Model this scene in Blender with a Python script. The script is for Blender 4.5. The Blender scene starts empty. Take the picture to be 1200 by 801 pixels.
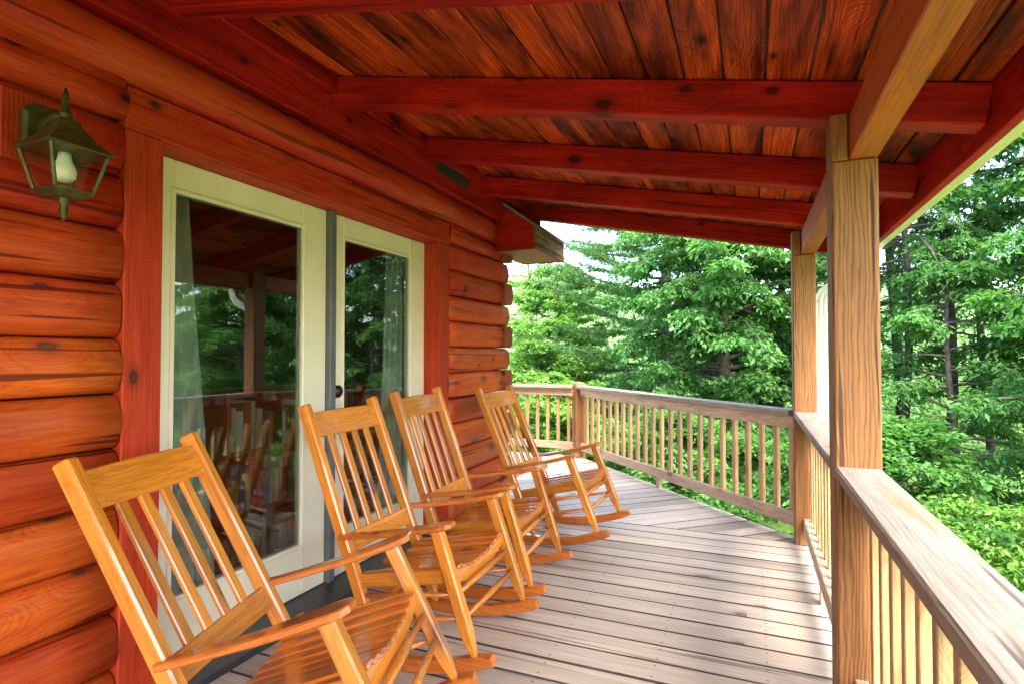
import bpy, bmesh, math, random
import numpy as np
from mathutils import Vector, Matrix
random.seed(7)
RNG = np.random.default_rng(11)
R = math.radians
S = bpy.context.scene
COL = S.collection

# ------------------------------------------------------------------ camera, world, sun, exposure
cam_d = bpy.data.cameras.new('camera'); cam_d.lens = 20.01; cam_d.sensor_width = 36.0
cam_d.clip_start = 0.05; cam_d.clip_end = 4000
cam = bpy.data.objects.new('camera', cam_d); COL.objects.link(cam)
cam.location = (0, 0, 1.26); cam.rotation_euler = (R(91.25), 0, R(22.77))
S.camera = cam
SUN_EL, SUN_AZ = 56.0, 140.0            # azimuth measured clockwise from +Y
w = bpy.data.worlds.new('World'); S.world = w; w.use_nodes = True
nt = w.node_tree; nt.nodes.clear()
sky = nt.nodes.new('ShaderNodeTexSky'); sky.sky_type = 'NISHITA'; sky.sun_disc = False
sky.sun_elevation = R(SUN_EL); sky.sun_rotation = R(SUN_AZ)
sky.air_density = 1.0; sky.dust_density = 3.0; sky.ozone_density = 1.0
bg = nt.nodes.new('ShaderNodeBackground'); bg.inputs[1].default_value = 0.15
wo = nt.nodes.new('ShaderNodeOutputWorld')
nt.links.new(sky.outputs[0], bg.inputs[0]); nt.links.new(bg.outputs[0], wo.inputs[0])
sd = bpy.data.lights.new('sun', 'SUN'); sd.energy = .9; sd.angle = R(45); sd.color = (1, .95, .86)
sun = bpy.data.objects.new('sun', sd); COL.objects.link(sun)
dv = Vector((math.sin(R(SUN_AZ))*math.cos(R(SUN_EL)), math.cos(R(SUN_AZ))*math.cos(R(SUN_EL)), math.sin(R(SUN_EL))))
sun.rotation_euler = dv.to_track_quat('Z', 'Y').to_euler()
S.view_settings.view_transform = 'Standard'; S.view_settings.look = 'None'
S.view_settings.gamma = 1.0; S.view_settings.use_curve_mapping = False
S.view_settings.exposure = 3.45
S.render.engine = 'CYCLES'
S.cycles.use_denoising = True
S.cycles.max_bounces = 10; S.cycles.diffuse_bounces = 6; S.cycles.transparent_max_bounces = 12

# ------------------------------------------------------------------ material helpers
def newmat(name):
    m = bpy.data.materials.new(name); m.use_nodes = True
    t = m.node_tree; t.nodes.clear()
    o = t.nodes.new('ShaderNodeOutputMaterial')
    b = t.nodes.new('ShaderNodeBsdfPrincipled'); t.links.new(b.outputs[0], o.inputs[0])
    return m, t, b, o
def N(t, typ, **kw):
    n = t.nodes.new(typ)
    for k, v in kw.items(): setattr(n, k, v)
    return n
def ramp(t, src, stops):
    r = N(t, 'ShaderNodeValToRGB'); e = r.color_ramp.elements
    while len(e) > 1: e.remove(e[-1])
    for i, (p, c) in enumerate(stops):
        el = e[0] if i == 0 else e.new(p)
        el.position = p; el.color = (*c, 1) if len(c) == 3 else c
    t.links.new(src, r.inputs[0]); return r
def math_(t, op, a, b=None, clamp=False):
    n = N(t, 'ShaderNodeMath', operation=op); n.use_clamp = clamp
    for i, v in enumerate((a, b)):
        if v is None: continue
        if isinstance(v, (int, float)): n.inputs[i].default_value = v
        else: t.links.new(v, n.inputs[i])
    return n.outputs[0]
def mix(t, fac, a, b, blend='MIX'):
    n = N(t, 'ShaderNodeMixRGB', blend_type=blend)
    for i, v in enumerate((fac, a, b)):
        if isinstance(v, (int, float)): n.inputs[i].default_value = v
        elif isinstance(v, tuple): n.inputs[i].default_value = (*v, 1)
        else: t.links.new(v, n.inputs[i])
    return n.outputs[0]

def wood(name, dark, light, knot=(.03, .012, .008), grain=1.0, knots=0.0, rough=.6, coat=0.0, bump=.25,
         patch=None, patch_amt=0.0, vary=.25, rings=0.5, saw=0.0, spec=.35, checks=0.0, nails=0.0, fibre=.35, prange=(.42, .64)):
    """timber whose grain runs along the piece's own local X axis"""
    m, t, b, o = newmat(name)
    tc = N(t, 'ShaderNodeTexCoord'); oi = N(t, 'ShaderNodeObjectInfo')
    off = N(t, 'ShaderNodeVectorMath', operation='SCALE'); off.inputs[0].default_value = (37.1, 53.3, 71.7)
    t.links.new(oi.outputs['Random'], off.inputs['Scale'])
    add = N(t, 'ShaderNodeVectorMath', operation='ADD')
    t.links.new(tc.outputs['Object'], add.inputs[0]); t.links.new(off.outputs[0], add.inputs[1])
    def mapped(sc):
        mp = N(t, 'ShaderNodeVectorMath', operation='MULTIPLY'); mp.inputs[1].default_value = sc
        t.links.new(add.outputs[0], mp.inputs[0]); return mp.outputs[0]
    def noise(vec, scale, detail=4, dist=0.0, ro=.55):
        n = N(t, 'ShaderNodeTexNoise'); n.inputs['Scale'].default_value = scale; n.inputs['Detail'].default_value = detail
        n.inputs['Distortion'].default_value = dist; n.inputs['Roughness'].default_value = ro
        t.links.new(vec, n.inputs['Vector']); return n.outputs['Fac']
    # knots: sparse voronoi cells stretched along the grain
    kv = N(t, 'ShaderNodeTexVoronoi'); kv.inputs['Scale'].default_value = 1.0; kv.inputs['Randomness'].default_value = 1.0
    kv.voronoi_dimensions = '2D'
    kx = N(t, 'ShaderNodeSeparateXYZ'); t.links.new(add.outputs[0], kx.inputs[0]); kc = N(t, 'ShaderNodeCombineXYZ')
    t.links.new(math_(t, 'MULTIPLY', kx.outputs[0], 3.0), kc.inputs[0])
    t.links.new(math_(t, 'MULTIPLY', math_(t, 'ADD', kx.outputs[1], kx.outputs[2]), 5.0), kc.inputs[1])
    t.links.new(kc.outputs[0], kv.inputs['Vector'])
    ks = N(t, 'ShaderNodeSeparateColor'); t.links.new(kv.outputs['Color'], ks.inputs[0])
    konly = math_(t, 'GREATER_THAN', ks.outputs[0], 1-knots)
    kd = math_(t, 'MULTIPLY', kv.outputs['Distance'], math_(t, 'ADD', math_(t, 'MULTIPLY', ks.outputs[1], 1.3), .42))
    # wavy grain: rings distorted by the knots
    g = noise(mapped((1.4*grain, 26*grain, 26*grain)), 1.0, 6, 1.2, .6)
    wv = N(t, 'ShaderNodeTexWave', wave_type='BANDS', bands_direction='Y')
    wv.inputs['Scale'].default_value = 24.0*grain; wv.inputs['Distortion'].default_value = 14.0; wv.inputs['Detail'].default_value = 3
    wv.inputs['Detail Scale'].default_value = .7
    kk = math_(t, 'DIVIDE', .06, math_(t, 'ADD', kd, .06))
    sh = N(t, 'ShaderNodeVectorMath', operation='ADD'); cmb = N(t, 'ShaderNodeCombineXYZ')
    t.links.new(math_(t, 'MULTIPLY', math_(t, 'MULTIPLY', kk, konly), .9), cmb.inputs[1])
    t.links.new(mapped((.28, 1.6, 1.6)), sh.inputs[0]); t.links.new(cmb.outputs[0], sh.inputs[1])
    t.links.new(sh.outputs[0], wv.inputs['Vector'])
    gr = math_(t, 'ADD', math_(t, 'MULTIPLY', g, 1-rings*.6), math_(t, 'MULTIPLY', math_(t, 'POWER', wv.outputs['Fac'], .38), rings*.6))
    base = ramp(t, gr, [(.25, dark), (.80, light)]).outputs[0]
    if patch:
        pn = noise(mapped((1.1, 5.0, 5.0)), 1.0, 5, .8, .62)
        pf = ramp(t, pn, [(prange[0], (0, 0, 0)), (prange[1], (1, 1, 1))]).outputs[0]
        base = mix(t, math_(t, 'MULTIPLY', pf, patch_amt), base, patch)
    if knots:
        kf = ramp(t, kd, [(.035, (.85, .85, .85)), (.062, (1, 1, 1)), (.085, (.55, .55, .55)), (.13, (.25, .25, .25)), (.21, (0, 0, 0))]).outputs[0]
        base = mix(t, math_(t, 'MULTIPLY', math_(t, 'MULTIPLY', kf, konly), .93), base, knot)
    if checks:
        ck = noise(mapped((.9, 34, 34)), 1.0, 2, .3, .4)
        cf = ramp(t, ck, [(.645, (0, 0, 0)), (.675, (1, 1, 1))]).outputs[0]
        base = mix(t, math_(t, 'MULTIPLY', cf, checks), base, tuple(c*.25 for c in dark))
    if fibre:
        fb = noise(mapped((5, 150, 150)), 1.0, 3, .2, .6)
        fs = ramp(t, fb, [(.28, (1-fibre,)*3), (.55, (1, 1, 1)), (.8, (1+fibre*.4,)*3)]).outputs[0]
        base = mix(t, 1.0, base, fs, 'MULTIPLY')
    if nails:
        sx = N(t, 'ShaderNodeSeparateXYZ'); t.links.new(tc.outputs['Object'], sx.inputs[0])
        fx = math_(t, 'SUBTRACT', math_(t, 'FRACT', math_(t, 'DIVIDE', math_(t, 'ADD', sx.outputs[0], .12), .42)), .5)
        dx = math_(t, 'MULTIPLY', fx, .42)
        dy = math_(t, 'SUBTRACT', math_(t, 'ABSOLUTE', sx.outputs[1]), .040)
        dd = math_(t, 'ADD', math_(t, 'MULTIPLY', dx, dx), math_(t, 'MULTIPLY', dy, dy))
        base = mix(t, math_(t, 'MULTIPLY', math_(t, 'LESS_THAN', dd, .0047**2), nails), base, (.05, .04, .035))
    # each piece a little lighter or darker, plus broad weathering
    vr = math_(t, 'ADD', math_(t, 'MULTIPLY', oi.outputs['Random'], vary*2), 1-vary)
    wn = noise(mapped((.7, 2.2, 2.2)), 1.3, 3, .2)
    vr = math_(t, 'MULTIPLY', vr, math_(t, 'ADD', math_(t, 'MULTIPLY', wn, .6), .7))
    cc = N(t, 'ShaderNodeVectorMath', operation='SCALE'); t.links.new(base, cc.inputs[0]); t.links.new(vr, cc.inputs['Scale'])
    t.links.new(cc.outputs[0], b.inputs['Base Color'])
    rr = math_(t, 'ADD', math_(t, 'MULTIPLY', g, .25), rough-.12); t.links.new(rr, b.inputs['Roughness'])
    b.inputs['Specular IOR Level'].default_value = spec
    b.inputs['Coat Weight'].default_value = coat; b.inputs['Coat Roughness'].default_value = .10
    h = gr
    if saw:
        sw = N(t, 'ShaderNodeTexWave', wave_type='BANDS', bands_direction='X'); sw.inputs['Scale'].default_value = 26
        sw.inputs['Distortion'].default_value = 3; t.links.new(add.outputs[0], sw.inputs['Vector'])
        h = math_(t, 'ADD', h, math_(t, 'MULTIPLY', sw.outputs['Fac'], saw))
    bp = N(t, 'ShaderNodeBump'); bp.inputs['Strength'].default_value = bump; bp.inputs['Distance'].default_value = .004
    t.links.new(h, bp.inputs['Height']); t.links.new(bp.outputs[0], b.inputs['Normal'])
    return m

def plain(name, col, rough=.5, metal=0.0, coat=0.0, noise_amt=.12, nscale=9.0, spec=.5, bump=0.0):
    m, t, b, o = newmat(name)
    tc = N(t, 'ShaderNodeTexCoord'); n = N(t, 'ShaderNodeTexNoise'); n.inputs['Scale'].default_value = nscale
    n.inputs['Detail'].default_value = 6
    t.links.new(tc.outputs['Object'], n.inputs['Vector'])
    c = ramp(t, n.outputs['Fac'], [(.3, tuple(v*(1-noise_amt) for v in col)), (.7, tuple(min(1, v*(1+noise_amt)) for v in col))])
    t.links.new(c.outputs[0], b.inputs['Base Color'])
    b.inputs['Roughness'].default_value = rough; b.inputs['Metallic'].default_value = metal
    b.inputs['Coat Weight'].default_value = coat; b.inputs['Specular IOR Level'].default_value = spec
    if bump:
        bp = N(t, 'ShaderNodeBump'); bp.inputs['Strength'].default_value = bump; bp.inputs['Distance'].default_value = .003
        t.links.new(n.outputs['Fac'], bp.inputs['Height']); t.links.new(bp.outputs[0], b.inputs['Normal'])
    return m

def leafmat(name, c_dark, c_light, trans=.35, rough=.5):
    m, t, b, o = newmat(name)
    at = N(t, 'ShaderNodeAttribute'); at.attribute_name = 'tint'
    c = ramp(t, at.outputs['Fac'], [(0, c_dark), (1, c_light)]).outputs[0]
    t.links.new(c, b.inputs['Base Color']); b.inputs['Roughness'].default_value = rough
    b.inputs['Specular IOR Level'].default_value = .3
    tr = N(t, 'ShaderNodeBsdfTranslucent')
    t.links.new(mix(t, 1.0, c, (1.05, 1.15, .55), 'MULTIPLY'), tr.inputs[0])
    mx = N(t, 'ShaderNodeMixShader'); mx.inputs[0].default_value = trans
    t.links.new(b.outputs[0], mx.inputs[1]); t.links.new(tr.outputs[0], mx.inputs[2])
    t.links.new(mx.outputs[0], o.inputs[0])
    return m

def glassmat(name, ior=1.75, tint=(1, 1, 1), rough=0.0):
    m, t, b, o = newmat(name); t.nodes.remove(b)
    f = N(t, 'ShaderNodeFresnel'); ge = N(t, 'ShaderNodeNewGeometry')
    ex = math_(t, 'SUBTRACT', 1.0, math_(t, 'MULTIPLY', ge.outputs['Backfacing'], 2.0))
    t.links.new(math_(t, 'POWER', ior, ex), f.inputs[0])        # same reflectance from either side of the thin pane
    a = N(t, 'ShaderNodeBsdfTransparent'); a.inputs[0].default_value = (*tint, 1)
    g = N(t, 'ShaderNodeBsdfGlossy'); g.inputs['Roughness'].default_value = rough
    x = N(t, 'ShaderNodeMixShader')
    t.links.new(f.outputs[0], x.inputs[0]); t.links.new(a.outputs[0], x.inputs[1]); t.links.new(g.outputs[0], x.inputs[2])
    t.links.new(x.outputs[0], o.inputs[0]); return m

M = {}
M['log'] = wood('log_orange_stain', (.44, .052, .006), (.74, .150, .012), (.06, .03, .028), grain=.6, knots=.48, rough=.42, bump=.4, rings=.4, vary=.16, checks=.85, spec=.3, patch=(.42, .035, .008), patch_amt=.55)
M['log_mid'] = wood('log_red_cast', (.38, .026, .007), (.62, .085, .012), (.05, .02, .018), grain=.6, knots=.22, rough=.42, bump=.4, rings=.4, vary=.14, checks=.85, spec=.25, patch=(.58, .10, .014), patch_amt=.5)  # same log stain, with the wall's reddish light cast put into the colour
M['log_end'] = wood('log_end_grain', (.20, .030, .010), (.34, .07, .02), grain=1.5, rough=.7, bump=.5, checks=.9)
M['header'] = wood('header_stain_red_cast', (.34, .012, .008), (.56, .040, .012), (.02, .005, .004), grain=.6, knots=.22, rough=.45, bump=.4, rings=.4, vary=.12, patch=(.58, .10, .016), patch_amt=.5, checks=.7, spec=.2)  # header's red stain; on top wall logs it carries the painted light cast
M['trim'] = wood('door_trim_stain', (.34, .022, .008), (.50, .055, .012), (.04, .012, .008), grain=.7, knots=.10, rough=.55, bump=.4, rings=.3, vary=.12, saw=.4, spec=.2)
M['beam'] = wood('beam_red_stain', (.30, .006, .007), (.52, .020, .010), (.02, .004, .004), grain=.6, knots=.22, rough=.5, bump=.35, rings=.4, vary=.14, patch=(.13, .004, .004), patch_amt=.65, spec=.12, checks=.5)
M['plank'] = wood('ceiling_plank_stain', (.26, .006, .004), (.80, .122, .014), (.02, .006, .004), grain=.8, knots=.30, rough=.5, bump=.45, rings=.5, vary=.3, patch=(.055, .005, .004), patch_amt=.9, spec=.12, fibre=.6, checks=.5)
M['post'] = wood('treated_post', (.145, .052, .016), (.345, .150, .047), (.10, .04, .02), grain=.6, knots=.10, rough=.65, bump=.45, rings=.6, vary=.08, checks=.8)
M['cap'] = wood('weathered_rail_cap', (.205, .160, .118), (.365, .30, .23), (.2, .12, .08), grain=.8, knots=.25, rough=.75, bump=.4, rings=.35, vary=.1, patch=(.42, .17, .075), patch_amt=.75, prange=(.56, .66), checks=.7)
M['beam_tan'] = wood('beam_tan_stain', (.34, .058, .010), (.54, .128, .020), (.12, .05, .02), grain=.6, knots=.12, rough=.6, bump=.3, rings=.3, vary=.05, patch=(.34, .13, .05), patch_amt=.4)
M['rail'] = wood('weathered_rail', (.36, .225, .13), (.60, .42, .27), (.2, .1, .05), grain=.8, knots=.3, rough=.7, bump=.3, vary=.12)
M['baluster'] = wood('baluster_timber', (.32, .175, .068), (.54, .34, .155), (.25, .12, .05), grain=.9, knots=.2, rough=.65, bump=.3, vary=.18)
M['deck'] = wood('weathered_deck', (.37, .285, .200), (.62, .52, .405), (.13, .07, .05), grain=.75, knots=.07, fibre=.25, rough=.6, bump=.4, rings=.4, vary=.22, patch=(.52, .38, .26), patch_amt=.4, checks=.6, spec=.45, nails=.85)
M['chair'] = wood('honey_varnish', (.54, .150, .010), (.80, .285, .024), (.2, .05, .01), grain=.9, knots=.18, rough=.34, coat=1.0, bump=.12, rings=.4, vary=.22, spec=.5)
M['chair_red'] = wood('cherry_varnish', (.45, .092, .009), (.70, .198, .018), (.14, .03, .01), grain=.9, knots=.18, rough=.30, coat=1.0, bump=.1, rings=.4, vary=.14, spec=.5)
M['paint'] = plain('cream_door_paint', (.82, .75, .53), .42, noise_amt=.05, nscale=5)
M['threshold'] = plain('dark_threshold', (.035, .036, .040), .45, noise_amt=.25, nscale=20)
M['seal'] = plain('grey_weatherstrip', (.12, .125, .125), .5, noise_amt=.15)
M['bronze'] = plain('dark_bronze', (.045, .038, .028), .38, metal=.8, noise_amt=.35, nscale=18)
M['lantern'] = plain('lantern_verdigris', (.085, .082, .026), .45, metal=.45, noise_amt=.45, nscale=28, bump=.2)
M['white_metal'] = plain('white_gutter_enamel', (.46, .45, .37), .35, noise_amt=.04)
M['gutter'] = plain('cream_gutter_enamel', (.70, .66, .42), .4, noise_amt=.06)
M['bulb'] = plain('frosted_bulb', (.82, .82, .78), .3, noise_amt=.02)
M['shingle'] = plain('grey_shingle', (.16, .16, .155), .9, noise_amt=.4, nscale=45, bump=.5)
M['vent'] = plain('black_vent', (.02, .02, .018), .7, noise_amt=.2)
M['plaster'] = plain('interior_plaster', (.42, .36, .28), .8, noise_amt=.06)
M['floor_in'] = wood('interior_floor', (.16, .07, .03), (.28, .13, .06), grain=.8, rough=.4, bump=.1)
M['bookcase'] = wood('bookcase_cherry', (.34, .045, .016), (.52, .10, .035), grain=.8, rough=.4, coat=.3, bump=.1, vary=.05)
M['curtain'] = plain('sheer_curtain', (.55, .60, .56), .8, noise_amt=.05)
M['glass'] = glassmat('window_glass', 2.0, (.72, .76, .72))
M['lantern_glass'] = glassmat('lantern_glass', 1.6, (.93, .93, .84))
M['bark'] = plain('tree_bark', (.085, .066, .05), .9, noise_amt=.5, nscale=14, bump=.8)
M['bark_dark'] = plain('conifer_bark', (.060, .047, .038), .9, noise_amt=.5, nscale=14, bump=.8)
M['leaf_pale'] = leafmat('pale_broadleaf', (.046, .165, .034), (.150, .330, .088), .5, .45)
M['leaf_bright'] = leafmat('bright_broadleaf', (.075, .205, .024), (.205, .385, .065), .5)
M['leaf_deep'] = leafmat('deep_broadleaf', (.044, .160, .030), (.145, .320, .072), .5)
M['needle'] = leafmat('pine_needles', (.055, .150, .040), (.140, .280, .080), .4)
M['hemlock'] = leafmat('hemlock_sprays', (.040, .145, .032), (.130, .300, .075), .45)
M['far_leaf'] = leafmat('far_wood_leaves', (.060, .150, .030), (.180, .320, .090), .4)

# ------------------------------------------------------------------ object helpers
def link(name, me, mat=None, parent=None, mw=None):
    o = bpy.data.objects.new(name, me); COL.objects.link(o)
    if mat is not None and me is not None and not me.materials: me.materials.append(mat)
    if parent is not None: o.parent = parent
    if mw is not None: o.matrix_basis = mw
    return o
def thing(name, loc=(0, 0, 0), rz=0.0):
    o = bpy.data.objects.new(name, None); COL.objects.link(o); o.location = loc; o.rotation_euler = (0, 0, rz)
    o.empty_display_size = .2; return o
def tag(o, label=None, cat=None, group=None, kind=None):
    if label: o['label'] = label
    if cat: o['category'] = cat
    if group: o['group'] = group
    if kind: o['kind'] = kind
    return o
def me_from_bm(name, bm, smooth=False):
    bmesh.ops.recalc_face_normals(bm, faces=bm.faces[:])
    me = bpy.data.meshes.new(name); bm.to_mesh(me); bm.free()
    if smooth:
        for p in me.polygons: p.use_smooth = True
    return me
_cache = {}
def box_me(L, W, H, bev=.004, mat=None):
    """bar along X from 0..L, centred in Y and Z, edges chamfered"""
    key = (round(L, 4), round(W, 4), round(H, 4), round(bev, 4), mat.name if mat else '')
    if key in _cache: return _cache[key]
    bm = bmesh.new(); bmesh.ops.create_cube(bm, size=1.0)
    for v in bm.verts: v.co = Vector(((v.co.x+.5)*L, v.co.y*W, v.co.z*H))
    if bev > 0: bmesh.ops.bevel(bm, geom=bm.edges[:], offset=min(bev, W*.3, H*.3), segments=1, affect='EDGES')
    me = me_from_bm('bar', bm)
    if mat: me.materials.append(mat)
    _cache[key] = me; return me
def frame(p0, p1, up=(0, 0, 1)):
    p0, p1 = Vector(p0), Vector(p1); x = (p1-p0).normalized(); up = Vector(up)
    if abs(x.dot(up.normalized())) > .999: up = Vector((1, 0, 0))
    y = up.cross(x).normalized(); z = x.cross(y)
    m = Matrix((x, y, z)).transposed().to_4x4(); m.translation = p0; return m
def bar(name, p0, p1, W, H, mat, parent=None, up=(0, 0, 1), bev=.004):
    """piece from p0 to p1; W across (sideways), H along 'up'"""
    L = (Vector(p1)-Vector(p0)).length
    return link(name, box_me(L, W, H, bev, mat), None, parent, frame(p0, p1, up))
def tapered_me(rings, mat, smooth=False):
    """rings: list of (x, [(y,z),...]) lofted along local X"""
    bm = bmesh.new(); vs = [[bm.verts.new((x, y, z)) for y, z in pts] for x, pts in rings]
    n = len(vs[0])
    for a, b in zip(vs, vs[1:]):
        for i in range(n): bm.faces.new((a[i], a[(i+1) % n], b[(i+1) % n], b[i]))
    bm.faces.new(vs[0][::-1]); bm.faces.new(vs[-1])
    me = me_from_bm('loft', bm, smooth); me.materials.append(mat); return me
def chamf(w, h, c=.006):
    a, b = w/2, h/2
    return [(-a+c, -b), (a-c, -b), (a, -b+c), (a, b-c), (a-c, b), (-a+c, b), (-a, b-c), (-a, -b+c)]
def scale_pts(p, s): return [(y*s, z*s) for y, z in p]
def tube_into(bm, pts, radii, n=8, cap=True):
    pts = [Vector(p) for p in pts]; prev = None; last = None
    ref = Vector((.31, .17, .93))
    for i, p in enumerate(pts):
        d = (pts[min(i+1, len(pts)-1)]-pts[max(i-1, 0)]).normalized()
        u = d.cross(ref)
        if u.length < 1e-3: u = d.cross(Vector((1, 0, 0)))
        u.normalize(); v = d.cross(u)
        r = radii[i] if hasattr(radii, '__len__') else radii
        ring = [bm.verts.new(p+(u*math.cos(k*2*math.pi/n)+v*math.sin(k*2*math.pi/n))*r) for k in range(n)]
        if prev:
            for k in range(n): bm.faces.new((prev[k], prev[(k+1) % n], ring[(k+1) % n], ring[k]))
        elif cap: bm.faces.new(ring[::-1])
        prev = ring
    if cap: bm.faces.new(prev)
def tube(name, pts, radii, mat, parent=None, n=8):
    bm = bmesh.new(); tube_into(bm, pts, radii, n); return link(name, me_from_bm(name, bm, True), mat, parent)
def prism(name, poly, z0, z1, mat, parent=None, mw=None):
    bm = bmesh.new(); a = [bm.verts.new((x, y, z0)) for x, y in poly]; b = [bm.verts.new((x, y, z1)) for x, y in poly]
    n = len(poly); bm.faces.new(a[::-1]); bm.faces.new(b)
    for i in range(n): bm.faces.new((a[i], a[(i+1) % n], b[(i+1) % n], b[i]))
    return link(name, me_from_bm(name, bm), mat, parent, mw)
def poly_x(name, poly, y0, y1, mat, parent=None):
    """prism of an (x,z) outline between two Y values"""
    bm = bmesh.new(); a = [bm.verts.new((x, y0, z)) for x, z in poly]; b = [bm.verts.new((x, y1, z)) for x, z in poly]
    n = len(poly); bm.faces.new(a); bm.faces.new(b[::-1])
    for i in range(n): bm.faces.new((a[i], b[i], b[(i+1) % n], a[(i+1) % n]))
    return link(name, me_from_bm(name, bm), mat, parent)

# ------------------------------------------------------------------ key dimensions (metres; X away from wall, Y along wall)
YB = -2.6                       # porch runs on behind the camera to here
XW = -2.06                      # joint line between logs
Y_END = 4.73                    # house corner
P1, P2, P3 = (.33, 2.293), (.33, 4.30), (-1.97, 6.83)      # post centres
RAILZ = .88
def zr(x): return 2.07-.198*(x-.31)       # underside of the rafters

# ------------------------------------------------------------------ ground and hills
def ground():
    bm = bmesh.new(); n = 60
    xs = np.sign(np.linspace(-1, 1, n))*np.abs(np.linspace(-1, 1, n))**2.2*900
    ys = np.sign(np.linspace(-1, 1, n))*np.abs(np.linspace(-1, 1, n))**2.2*900+5
    g = []
    for y in ys:
        row = []
        for x in xs:
            d = math.hypot(x, y-3); z = -1.35-.9*min(1, max(0, d-6)/25)+.12*math.sin(x*.7)*math.cos(y*.6)
            if d > 60: z += .5*math.sin(x*.03)*math.cos(y*.02)
            row.append(bm.verts.new((x, y, z)))
        g.append(row)
    for j in range(n-1):
        for i in range(n-1): bm.faces.new((g[j][i], g[j][i+1], g[j+1][i+1], g[j+1][i]))
    m, t, b, o = newmat('grass_ground')
    tc = N(t, 'ShaderNodeTexCoord'); a = N(t, 'ShaderNodeTexNoise'); a.inputs['Scale'].default_value = .6; a.inputs['Detail'].default_value = 10
    a.inputs['Roughness'].default_value = .7; t.links.new(tc.outputs['Object'], a.inputs['Vector'])
    c = ramp(t, a.outputs['Fac'], [(.3, (.05, .11, .02)), (.5, (.12, .21, .04)), (.7, (.19, .27, .075))])
    t.links.new(c.outputs[0], b.inputs['Base Color']); b.inputs['Roughness'].default_value = .9; b.inputs['Specular IOR Level'].default_value = .1
    tag(link('ground', me_from_bm('ground', bm, True), m), kind='structure')
ground()
def hill(name, cx, cy, rx, ry, h, seed):
    rng = np.random.default_rng(seed); bm = bmesh.new(); n, k = 64, 20; rings = []
    for j in range(k):
        f = j/(k-1); row = []
        for i in range(n):
            a = 2*math.pi*i/n; wob = 1+.10*math.sin(3*a+seed)+.05*math.sin(7*a)
            z = h*(.5+.5*math.cos(math.pi*f))+rng.normal(0, h*.012)
            row.append(bm.verts.new((cx+rx*f*wob*math.cos(a), cy+ry*f*wob*math.sin(a), z-4)))
        rings.append(row)
    for a, b in zip(rings[1:], rings[2:]):
        for i in range(n): bm.faces.new((a[i], a[(i+1) % n], b[(i+1) % n], b[i]))
    c = bm.verts.new((cx, cy, h-4))
    for i in range(n): bm.faces.new((c, rings[1][i], rings[1][(i+1) % n]))
    m = plain('hill_woods', (.085, .16, .05), .95, noise_amt=.5, nscale=.09)
    tag(link(name, me_from_bm(name, bm, True), m), kind='structure')
hill('hill', -230, 620, 300, 200, 98, 3)
hill('hill', 120, 800, 420, 200, 90, 5)

# ------------------------------------------------------------------ deck
deck = tag(thing('deck', (0, 0, 0)), kind='structure')
M['deck_edge'] = plain('dark_board_edge', (.075, .048, .034), .9, noise_amt=.4, nscale=30)  # darker brown for all deck board faces except the top
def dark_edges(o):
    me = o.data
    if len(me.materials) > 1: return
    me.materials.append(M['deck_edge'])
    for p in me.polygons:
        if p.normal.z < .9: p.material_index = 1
PITCH = .1445; y = 4.285; i = 0
while y > YB:
    b = bar('deck_board', (-2.14, y-PITCH/2, -.019), (.43, y-PITCH/2, -.019), PITCH-.009, .038, M['deck'], deck, bev=.003)
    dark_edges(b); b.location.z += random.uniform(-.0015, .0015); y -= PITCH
def clip(poly, p, nrm):
    out = []
    for a, b in zip(poly, poly[1:]+poly[:1]):
        da = (a[0]-p[0])*nrm[0]+(a[1]-p[1])*nrm[1]; db = (b[0]-p[0])*nrm[0]+(b[1]-p[1])*nrm[1]
        if da >= 0: out.append(a)
        if (da >= 0) != (db >= 0):
            s = da/(da-db); out.append((a[0]+(b[0]-a[0])*s, a[1]+(b[1]-a[1])*s))
    return out
chd = Vector((P3[0]-P2[0], P3[1]-P2[1])).normalized()           # chamfer direction
chn = Vector((chd.y, -chd.x))                                   # outward normal (+x,+y)
e0 = Vector(P2)+chn*.02
region_planes = [((0, 4.289), (0, 1)), ((e0.x, e0.y), (-chn.x, -chn.y)), ((0, 6.88), (0, -1)), ((-6.2, 0), (1, 0))]
ang = math.atan2(chn.y, chn.x)
for k in range(-60, 60):
    o = Vector((-1.0, 5.3))+chd*(k*PITCH); c, s = math.cos(ang), math.sin(ang)
    hw = (PITCH-.009)/2
    quad = [(o.x+c*u-s*v, o.y+s*u+c*v) for u, v in ((-9, -hw), (9, -hw), (9, hw), (-9, hw))]
    for p, nn in region_planes:
        if quad: quad = clip(quad, p, nn)
    if len(quad) < 3: continue
    loc = [((x-o.x)*c+(yy-o.y)*s, -(x-o.x)*s+(yy-o.y)*c) for x, yy in quad]
    if max(q[0] for q in loc)-min(q[0] for q in loc) < .05: continue
    mw = Matrix.Translation((o.x, o.y, random.uniform(-.0015, .0015))) @ Matrix.Rotation(ang, 4, 'Z')
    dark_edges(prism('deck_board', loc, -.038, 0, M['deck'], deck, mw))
# rim joists, joists and footing posts under the boards
bar('rim_joist', (.40, YB, -.16), (.40, 4.28, -.16), .04, .235, M['rail'], deck)
pA, pB = Vector(P2)+chn*-.005, Vector(P3)+chn*-.005
bar('rim_joist', (pA.x, pA.y, -.16), (pB.x, pB.y, -.16), .04, .235, M['rail'], deck)
bar('rim_joist', (-6.2, 6.86, -.16), (-1.99, 6.86, -.16), .04, .235, M['rail'], deck)
for k in range(14): bar('joist', (-2.1+.0, YB+.3+k*.5, -.14), (.37, YB+.3+k*.5, -.14), .04, .19, M['rail'], deck)
for (x, yy) in ((.30, -2.3), (.30, .2), (.30, 2.29), (.28, 4.25), (-1.97, 6.75), (-.84, 5.5), (-4.5, 6.75)):
    bar('footing_post', (x, yy, -2.6), (x, yy, -.28), .13, .13, M['post'], deck, up=(0, 1, 0))

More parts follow.
